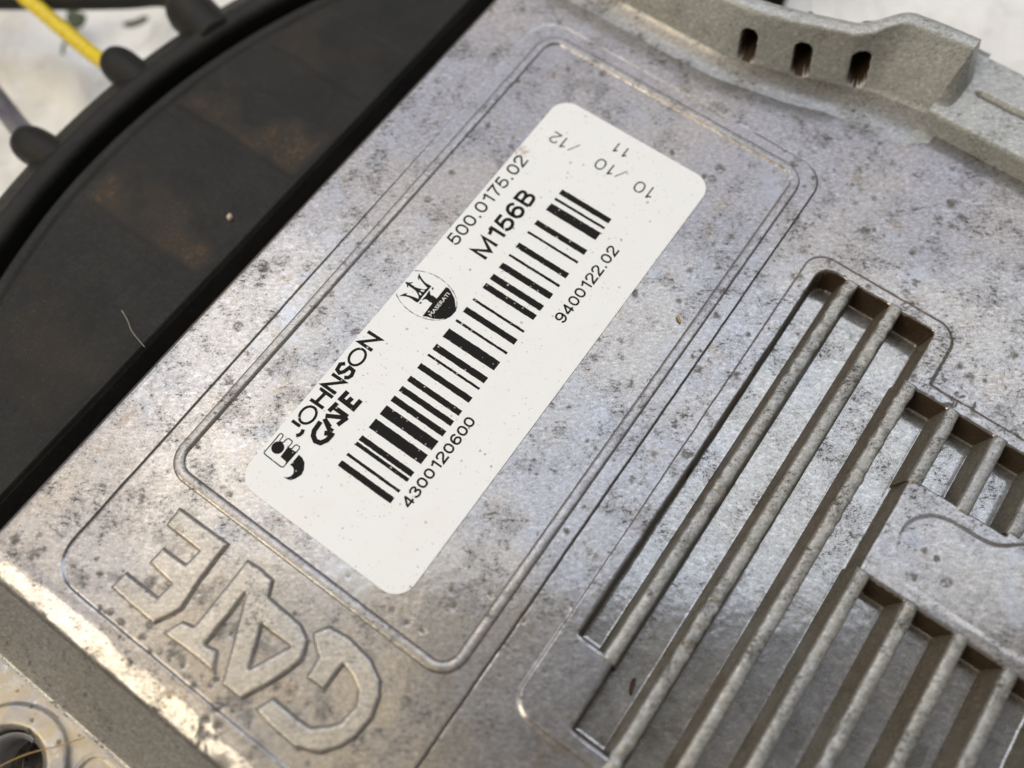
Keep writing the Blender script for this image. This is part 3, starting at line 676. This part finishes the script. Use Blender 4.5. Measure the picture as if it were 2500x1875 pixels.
def text(txt, org, right, up, w_, h_, pen, name='printed_text'):
    """numbers drawn with a pen of the given width, fitted to w_ x h_ millimetres"""
    adv = [GL[c][0] + 0.10 for c in txt]; tot = sum(adv) - 0.10; kx = w_ / tot; x = 0.0; vs, fs = [], []; zi = 0
    def tr(q, z): return (org[0] + right[0] * q[0] + up[0] * q[1], org[1] + right[1] * q[0] + up[1] * q[1], z)
    def add(Lp, Rp, closed=False):
        nonlocal zi; zi += 1; o = len(vs); n = len(Lp); z = ZP + 0.0015 * (zi % 3)
        for a, c in zip(Lp, Rp): vs.append(tr(a, z)); vs.append(tr(c, z))
        for k in range(n if closed else n - 1):
            a, c = o + 2 * k, o + 2 * ((k + 1) % n); fs.append((a + 1, c + 1, c, a))
    for c, ad in zip(txt, adv):
        if c == '0':
            n = 28; A_, B_ = 0.29 * kx, 0.5 * h_; ou, inn = [], []
            for k in range(n):
                t = 2 * math.pi * k / n; ct, st_ = math.cos(t), math.sin(t); e = 0.86
                px_, py_ = math.copysign(abs(ct) ** e, ct), math.copysign(abs(st_) ** e, st_)
                ou.append(((x + .29) * kx + A_ * px_, B_ + B_ * py_)); inn.append(((x + .29) * kx + (A_ - pen) * px_, B_ + (B_ - pen) * py_))
            add(ou, inn, True)
        else:
            for pl in GL[c][1]:
                add(*stroke_poly([((x + a) * kx, d * h_) for a, d in soften(pl)], pen * (1.15 if c == '.' else 1)))
        x += ad
    me = from_py(name, vs, fs); return link(name, me, 'ink', lab, smooth=False)
RU, UP = (1, 0), (0, 1)
text('500.0175.02', (59.1, 32.75), RU, UP, 24.1, 2.65, 0.40)
text('M156B', (59.9, 26.45), RU, UP, 17.2, 3.6, 0.70)
text('9400122.02', (57.4, 6.8), RU, UP, 19.1, 2.2, 0.37)
text('4300120600', (13.4, 8.6), RU, UP, 19.3, 2.0, 0.37)
DV, DU = (0, 1), (-1, 0)          # the date grid reads across the label
for ch, (a, b), w_, h_ in (('/', (92.1, 26.4), 1.5, 2.4), ('1', (92.1, 28.6), 1.25, 2.7), ('2', (92.1, 30.6), 1.9, 2.7), ('/', (92.3, 15.3), 1.5, 2.4), ('1', (92.2, 17.3), 1.25, 2.7), ('0', (92.1, 19.5), 2.1, 2.7), ('1', (92.3, 8.1), 1.3, 2.9), ('0', (92.1, 10.3), 2.1, 2.7), ('1', (97.2, 17.3), 1.05, 2.4), ('1', (97.2, 19.4), 1.05, 2.4)):
    text(ch, (a, b), DV, DU, w_, h_, 0.30 if ch != '/' else 0.2, name='date_mark')
# maker's name and mark
zc = 0
for pts, w_ in D['strokes']:
    zc += 1
    link('letter_stroke', curve_mesh('letter_stroke', [(lambda q: q[0] + q[1][::-1])(stroke_poly(pts, w_ * 0.82))], ZP + 0.002 * zc), 'ink', lab, smooth=False)
def ring(cx, cy, ra, rb, wd, n=36):
    o_ = [(cx + ra * math.cos(2 * math.pi * k / n), cy + rb * math.sin(2 * math.pi * k / n)) for k in range(n)]
    i_ = [(cx + (ra - wd) * math.cos(2 * math.pi * k / n), cy + (rb - wd) * math.sin(2 * math.pi * k / n)) for k in range(n)]
    return [o_, i_]
for cx, cy, ra, rb in ((30.1, 33.65, 2.0, 1.62), (16.3, 33.7, 1.95, 1.62)):
    link('letter_stroke', curve_mesh('letter_stroke', ring(cx, cy, ra, rb, 0.5), ZP), 'ink', lab, smooth=False)
el = D['elogo']
def closed_stroke(pts, w_):
    n = len(pts); o_, i_ = [], []
    for k in range(n):
        a, b, c = Vector(pts[k - 1]), Vector(pts[k]), Vector(pts[(k + 1) % n])
        t = ((b - a).normalized() + (c - b).normalized()); t = t.normalized() if t.length > 1e-4 else (c - b).normalized()
        nn = Vector((-t.y, t.x)) * (w_ / 2); o_.append(tuple(b + nn)); i_.append(tuple(b - nn))
    return [o_, i_]
link('maker_mark', curve_mesh('maker_mark', closed_stroke(el, 0.22), ZP), 'ink', lab, smooth=False)
link('maker_mark', curve_mesh('maker_mark', [[(8.6 + 1.15 * math.cos(k * 0.2618), 34.05 + 1.15 * math.sin(k * 0.2618)) for k in range(24)]], ZP + 0.006), 'ink', lab, smooth=False)
link('maker_mark', curve_mesh('maker_mark', [D['eblock']], ZP + 0.004), 'ink', lab, smooth=False)
link('maker_mark', curve_mesh('maker_mark', [D['comma']], ZP + 0.002), 'ink', lab, smooth=False)
# oval trident emblem
ocx, ocy, ora, orb = D['oval']
def oval_outline():
    """thin uneven oval line, broken where it runs off the label"""
    pts = []
    n = 90
    for k in range(n + 1):
        a = math.radians(96 + (360 - 36) * k / n); wv = 0.10 + 0.05 * math.sin(k * 1.7) + 0.04 * math.sin(k * 0.6 + 1)
        pts.append((a, wv))
    o_ = [(ocx + (ora + w_ / 2) * math.cos(a), ocy + (orb + w_ / 2) * math.sin(a)) for a, w_ in pts]
    i_ = [(ocx + (ora - w_ / 2) * math.cos(a), ocy + (orb - w_ / 2) * math.sin(a)) for a, w_ in pts]
    keep = [k for k in range(len(o_)) if o_[k][1] < 36.1]
    return [[o_[k] for k in keep] + [i_[k] for k in keep][::-1]]
em = link('oval_emblem', curve_mesh('oval_emblem', oval_outline(), ZP), 'ink', lab, smooth=False)
link('emblem_trident', curve_mesh('emblem_trident', D['trident'], ZP + 0.003), 'ink', lab, smooth=False)
for q in D['dots']: link('emblem_dot', curve_mesh('emblem_dot', [q], ZP + 0.004), 'ink', lab, smooth=False)
link('emblem_base', curve_mesh('emblem_base', [D['base']], ZP + 0.005), 'ink', lab, smooth=False)
link('emblem_lettering', text_mesh('emblem_lettering', 'MASERATI', (44.4, 27.55), RU, UP, 5.75, 0.74, ZP + 0.03, 0.01), 'white_ink', lab, smooth=False)

# ------------------------------------------------------------------ black motor housing beside it
HOU = thing('motor_housing', 'black plastic round motor housing with rust stained recesses beside the aluminium module', 'motor housing', (43, 110, -45))
CX, CY = 43.0, -33.0
WINS = [(79.5, 95.5, 74.5, 101), (55.8, 68.2, 73.5, 108.5), (27.0, 40.0, 74.0, 109), (-13.5, 8.6, 73.5, 104), (-50, -31, 74, 96)]
def build_face():
    us = axis(-95, 165, 1.2, [x for q in WINS for x in q[:2]], (0.0, 0.25, 0.6)); t = np.linspace(0, 1, 150)
    U, T_ = np.meshgrid(us, t, indexing='ij')
    vr = CY + np.sqrt(np.maximum(144.6 ** 2 - (U - CX) ** 2, 30)); V = 71.6 + (np.maximum(vr, 72.0) - 71.6) * T_
    r = np.hypot(U - CX, V - CY)
    z = np.full(U.shape, -8.0)
    for a, b, c, d in WINS:
        q = sd_rect(U, V, a, b, c, d, 1.2); z -= 0.16 * (1 - sm(np.maximum(q, r - 140.5) + 0.9 * fbm(U, V, 0.15, 61, 3), -0.9, 0.6))
    z += 0.5 * sm(r, 140.6, 142.2) - 1.2 * sm(r, 143.4, 144.6) - 1.0 * (1 - sm(V, 71.6, 72.6)) + 0.08 * fbm(U, V, 0.1, 3)
    z += 0.5 * fbm(U, V, 0.018, 6, 2)
    co = np.stack([U, V, z], -1)
    skirt = co[:, :1].copy(); skirt[..., 1] -= 0.15; skirt[..., 2] = -44
    co = np.concatenate([skirt, co], 1)
    me = mesh_np('housing_face', co.reshape(-1, 3), grid_quads(*co.shape[:2]))
    o = link('housing_face', me, ['plastic', 'rusty'], HOU)
    mid = np.zeros((len(us) - 1, co.shape[1] - 1), np.int32)
    me.polygons.foreach_set('material_index', mid.ravel())
    for k, (a, b, c, d) in enumerate(WINS):      # rusty dust smeared over each recess, thinning out to nothing
        uu = np.linspace(a - 3.0, b + 4.0, 70); tt = np.linspace(0, 1, 110); A_, B_ = np.meshgrid(uu, tt, indexing='ij')
        top = np.minimum(d + 1, CY + np.sqrt(np.maximum(140.9 ** 2 - (A_ - CX) ** 2, 1)))
        V_ = 73.2 + (top - 73.2) * B_
        q = np.maximum(sd_rect(A_, V_, a, b, c, d, 1.2), np.hypot(A_ - CX, V_ - CY) - 140.5)
        zz = -7.965 - 0.16 * (1 - sm(q + 0.9 * fbm(A_, V_, 0.15, 61, 3), -0.9, 0.6)) + 0.5 * fbm(A_, V_, 0.018, 6, 2) + 0.08 * fbm(A_, V_, 0.1, 3)
        f = fbm(A_, V_, 0.11, 300 + 7 * k, 4)
        low = 1 - sm(A_, a + 0.1 * (b - a), b)
        amt = (0.35, 1.0, 0.9, 0.35, 0.3)[k] * np.clip(-0.05 + 0.8 * low + 1.3 * f, 0, 1) * (1 - sm(q, -2.2, 0.6)) + 0.30 * np.clip(f, 0, 1) * (1 - sm(q, 0, 3.0))
        me2 = mesh_np('rust_smear', np.stack([A_, V_, zz], -1).reshape(-1, 3), grid_quads(70, 110))
        at = me2.attributes.new('rust', 'FLOAT', 'POINT'); at.data.foreach_set('value', amt.ravel().astype(np.float32))
        link('rust_smear', me2, 'rusty', HOU)
build_face()
def lathe(name, prof, a0, a1, n, mat, parent):
    co = np.zeros((n, len(prof), 3)); an = np.radians(np.linspace(a0, a1, n))
    for j, (r, z) in enumerate(prof):
        co[:, j, 0] = CX + r * np.cos(an); co[:, j, 1] = CY + r * np.sin(an); co[:, j, 2] = z
    return link(name, mesh_np(name, co.reshape(-1, 3), grid_quads(n, len(prof), True)), mat, parent)
lathe('groove_floor', [(143.8, -9.0), (144.6, -12.0), (145.2, -14.0), (147.6, -14.0), (148.0, -12.0)], 20, 165, 220, 'void', HOU)
lathe('housing_rim', [(147.7, -13.0), (147.9, -9.0), (148.3, -8.0), (149.2, -7.5), (151.0, -7.15), (151.8, -7.2), (152.5, -7.7), (154.5, -8.9), (157.0, -10.2), (157.6, -11.0), (157.8, -13.0), (158.2, -44.5)], 20, 165, 260, 'plastic', HOU)
def lug(ang, z, rad, r0, r1, name='cable_lug'):
    a = math.radians(ang); d = Vector((math.cos(a), math.sin(a), 0)); c = Vector((CX, CY, z))
    pts = [c + d * (r0 + (r1 - r0) * k / 4) for k in range(5)]
    vs, fs = tube([tuple(q) for q in pts], lambda t: rad * (1.0 if t < 0.7 else math.sqrt(max(0.05, 1 - ((t - 0.7) / 0.33) ** 2 * 0.75))), 28, 18)
    return link(name, from_py(name, vs, fs), 'plastic', HOU)
lug(math.degrees(math.atan2(125.8 + 33, 57.4 - 43)), -11.8, 4.3, 150, 164.5)
lug(math.degrees(math.atan2(126.3 + 33, 31.0 - 43)), -11.8, 4.3, 150, 164.5)
lug(math.degrees(math.atan2(124 + 33, 78.0 - 43)), -11.5, 5.6, 150, 166)

# wires leaving the housing
def wire(name, pts, rad, mat, label, cat='wire'):
    vs, fs = tube(pts, rad, 16, 48)
    me = from_py(name, vs, fs); o = link(name, me, mat); return tag(o, label, cat)
wire('yellow_wire', [(70, 215, -40), (66.0, 190, -27), (62.0, 168, -19.5), (60.0, 152, -18.5), (58.4, 139, -17.5), (57.2, 128, -13.0)], 1.9, 'yellow', 'yellow insulated wire running over the white sheet into the housing lug')
wire('grey_wire', [(52, 215, -36), (43, 178, -25), (37.6, 154, -20.5), (34.8, 143, -19.0), (32.0, 131, -13)], 2.4, 'greywire', 'dark grey insulated wire at the left edge below the yellow wire')
wire('black_cable', [(52, 190, -24), (66, 164, -20.5), (75.5, 149.5, -19.5), (80.3, 140, -17.0), (80.5, 128, -12)], 2.6, 'void', 'black cable at the top edge above the yellow wire', 'cable')

# ------------------------------------------------------------------ loose bits
def flake(name, c, size, mat, label, cat, thick=0.3, rot=0.0, stretch=2.0, seed=0, group=None):
    r_ = random.Random(seed); n = 9; vs, fs = [], []
    for k in range(n):
        a = 2 * math.pi * k / n; rr = size * (0.7 + 0.5 * r_.random())
        x, y = rr * math.cos(a) * stretch ** 0.5, rr * math.sin(a) / stretch ** 0.5
        xr, yr = x * math.cos(rot) - y * math.sin(rot), x * math.sin(rot) + y * math.cos(rot)
        bend = 0.25 * size * (x / size) ** 2 * 0.4
        vs += [(c[0] + xr, c[1] + yr, c[2] + bend), (c[0] + xr * 0.8, c[1] + yr * 0.8, c[2] + thick + bend)]
    vs += [(c[0], c[1], c[2]), (c[0], c[1], c[2] + thick * 1.4)]
    for k in range(n):
        a, b = 2 * k, 2 * ((k + 1) % n)
        fs += [(a, b, b + 1, a + 1), (a + 1, b + 1, 2 * n + 1), (b, a, 2 * n)]
    o = link(name, from_py(name, vs, fs), mat)
    return tag(o, label, cat, group)
flake('leaf_scrap', (74.2, 178.4, -43.0), 3.4, 'leaf', 'grey green dry leaf scrap on the sheet beside the yellow wire', 'leaf', 0.4, 0.9, 1.6, 1)
flake('leaf_scrap', (83.2, 164.5, -43.4), 2.3, 'leaf', 'small dark green leaf scrap alone on the white sheet', 'leaf', 0.4, -0.6, 2.2, 2)
vs, fs = tube([(66.9, 175.2, -43.0), (64.6, 173.4, -42.5), (62.4, 171.4, -42.8)], 0.45, 6, 10)  # thin stem lying near the leaf scraps
tag(link('leaf_stem', from_py('leaf_stem', vs, fs), 'leaf'), 'thin dark leaf stem on the sheet just below the yellow wire', 'stem')
vs, fs = tube([(71.0, -9.6, 0.25), (70.65, -9.95, 0.5), (70.25, -10.7, 0.32)], lambda t: 0.28 - 0.08 * t, 7, 10)
tag(link('straw_scrap', from_py('straw_scrap', vs, fs), 'straw'), 'tiny yellow straw scrap on the metal right of the label', 'straw')
flake('dirt_crumb', (12.0, -38.4, -5.95), 0.75, 'crumb', 'dark reddish brown crumb lying in the second cooling slot', 'crumb', 0.5, 0.35, 3.4, 5)
flake('grit_grain', (41.0, 77.8, -8.1), 0.75, 'grit', 'pale grit grain on the black housing', 'grit', 0.7, 0.3, 1.2, 6)
vs, fs = tube([(-62.0, 41.5, -12.0), (-56.5, 38.3, -10.2), (-53.0, 35.6, -8.9), (-50.1, 33.0, -8.6), (-47.0, 30.8, -8.9)], 0.11, 6, 40)
tag(link('loose_fibre', from_py('loose_fibre', vs, fs), 'fibre'), 'thin amber fibre lying across the threaded hole', 'fibre')
vs, fs = tube([(12.9, 80.4, -7.2), (11.9, 77.6, -6.8), (10.7, 75.2, -6.9), (9.8, 71.2, -7.2)], 0.07, 6, 30)
tag(link('loose_fibre', from_py('loose_fibre', vs, fs), 'fibre_pale'), 'fine pale fibre on the black housing next to the gap', 'fibre')
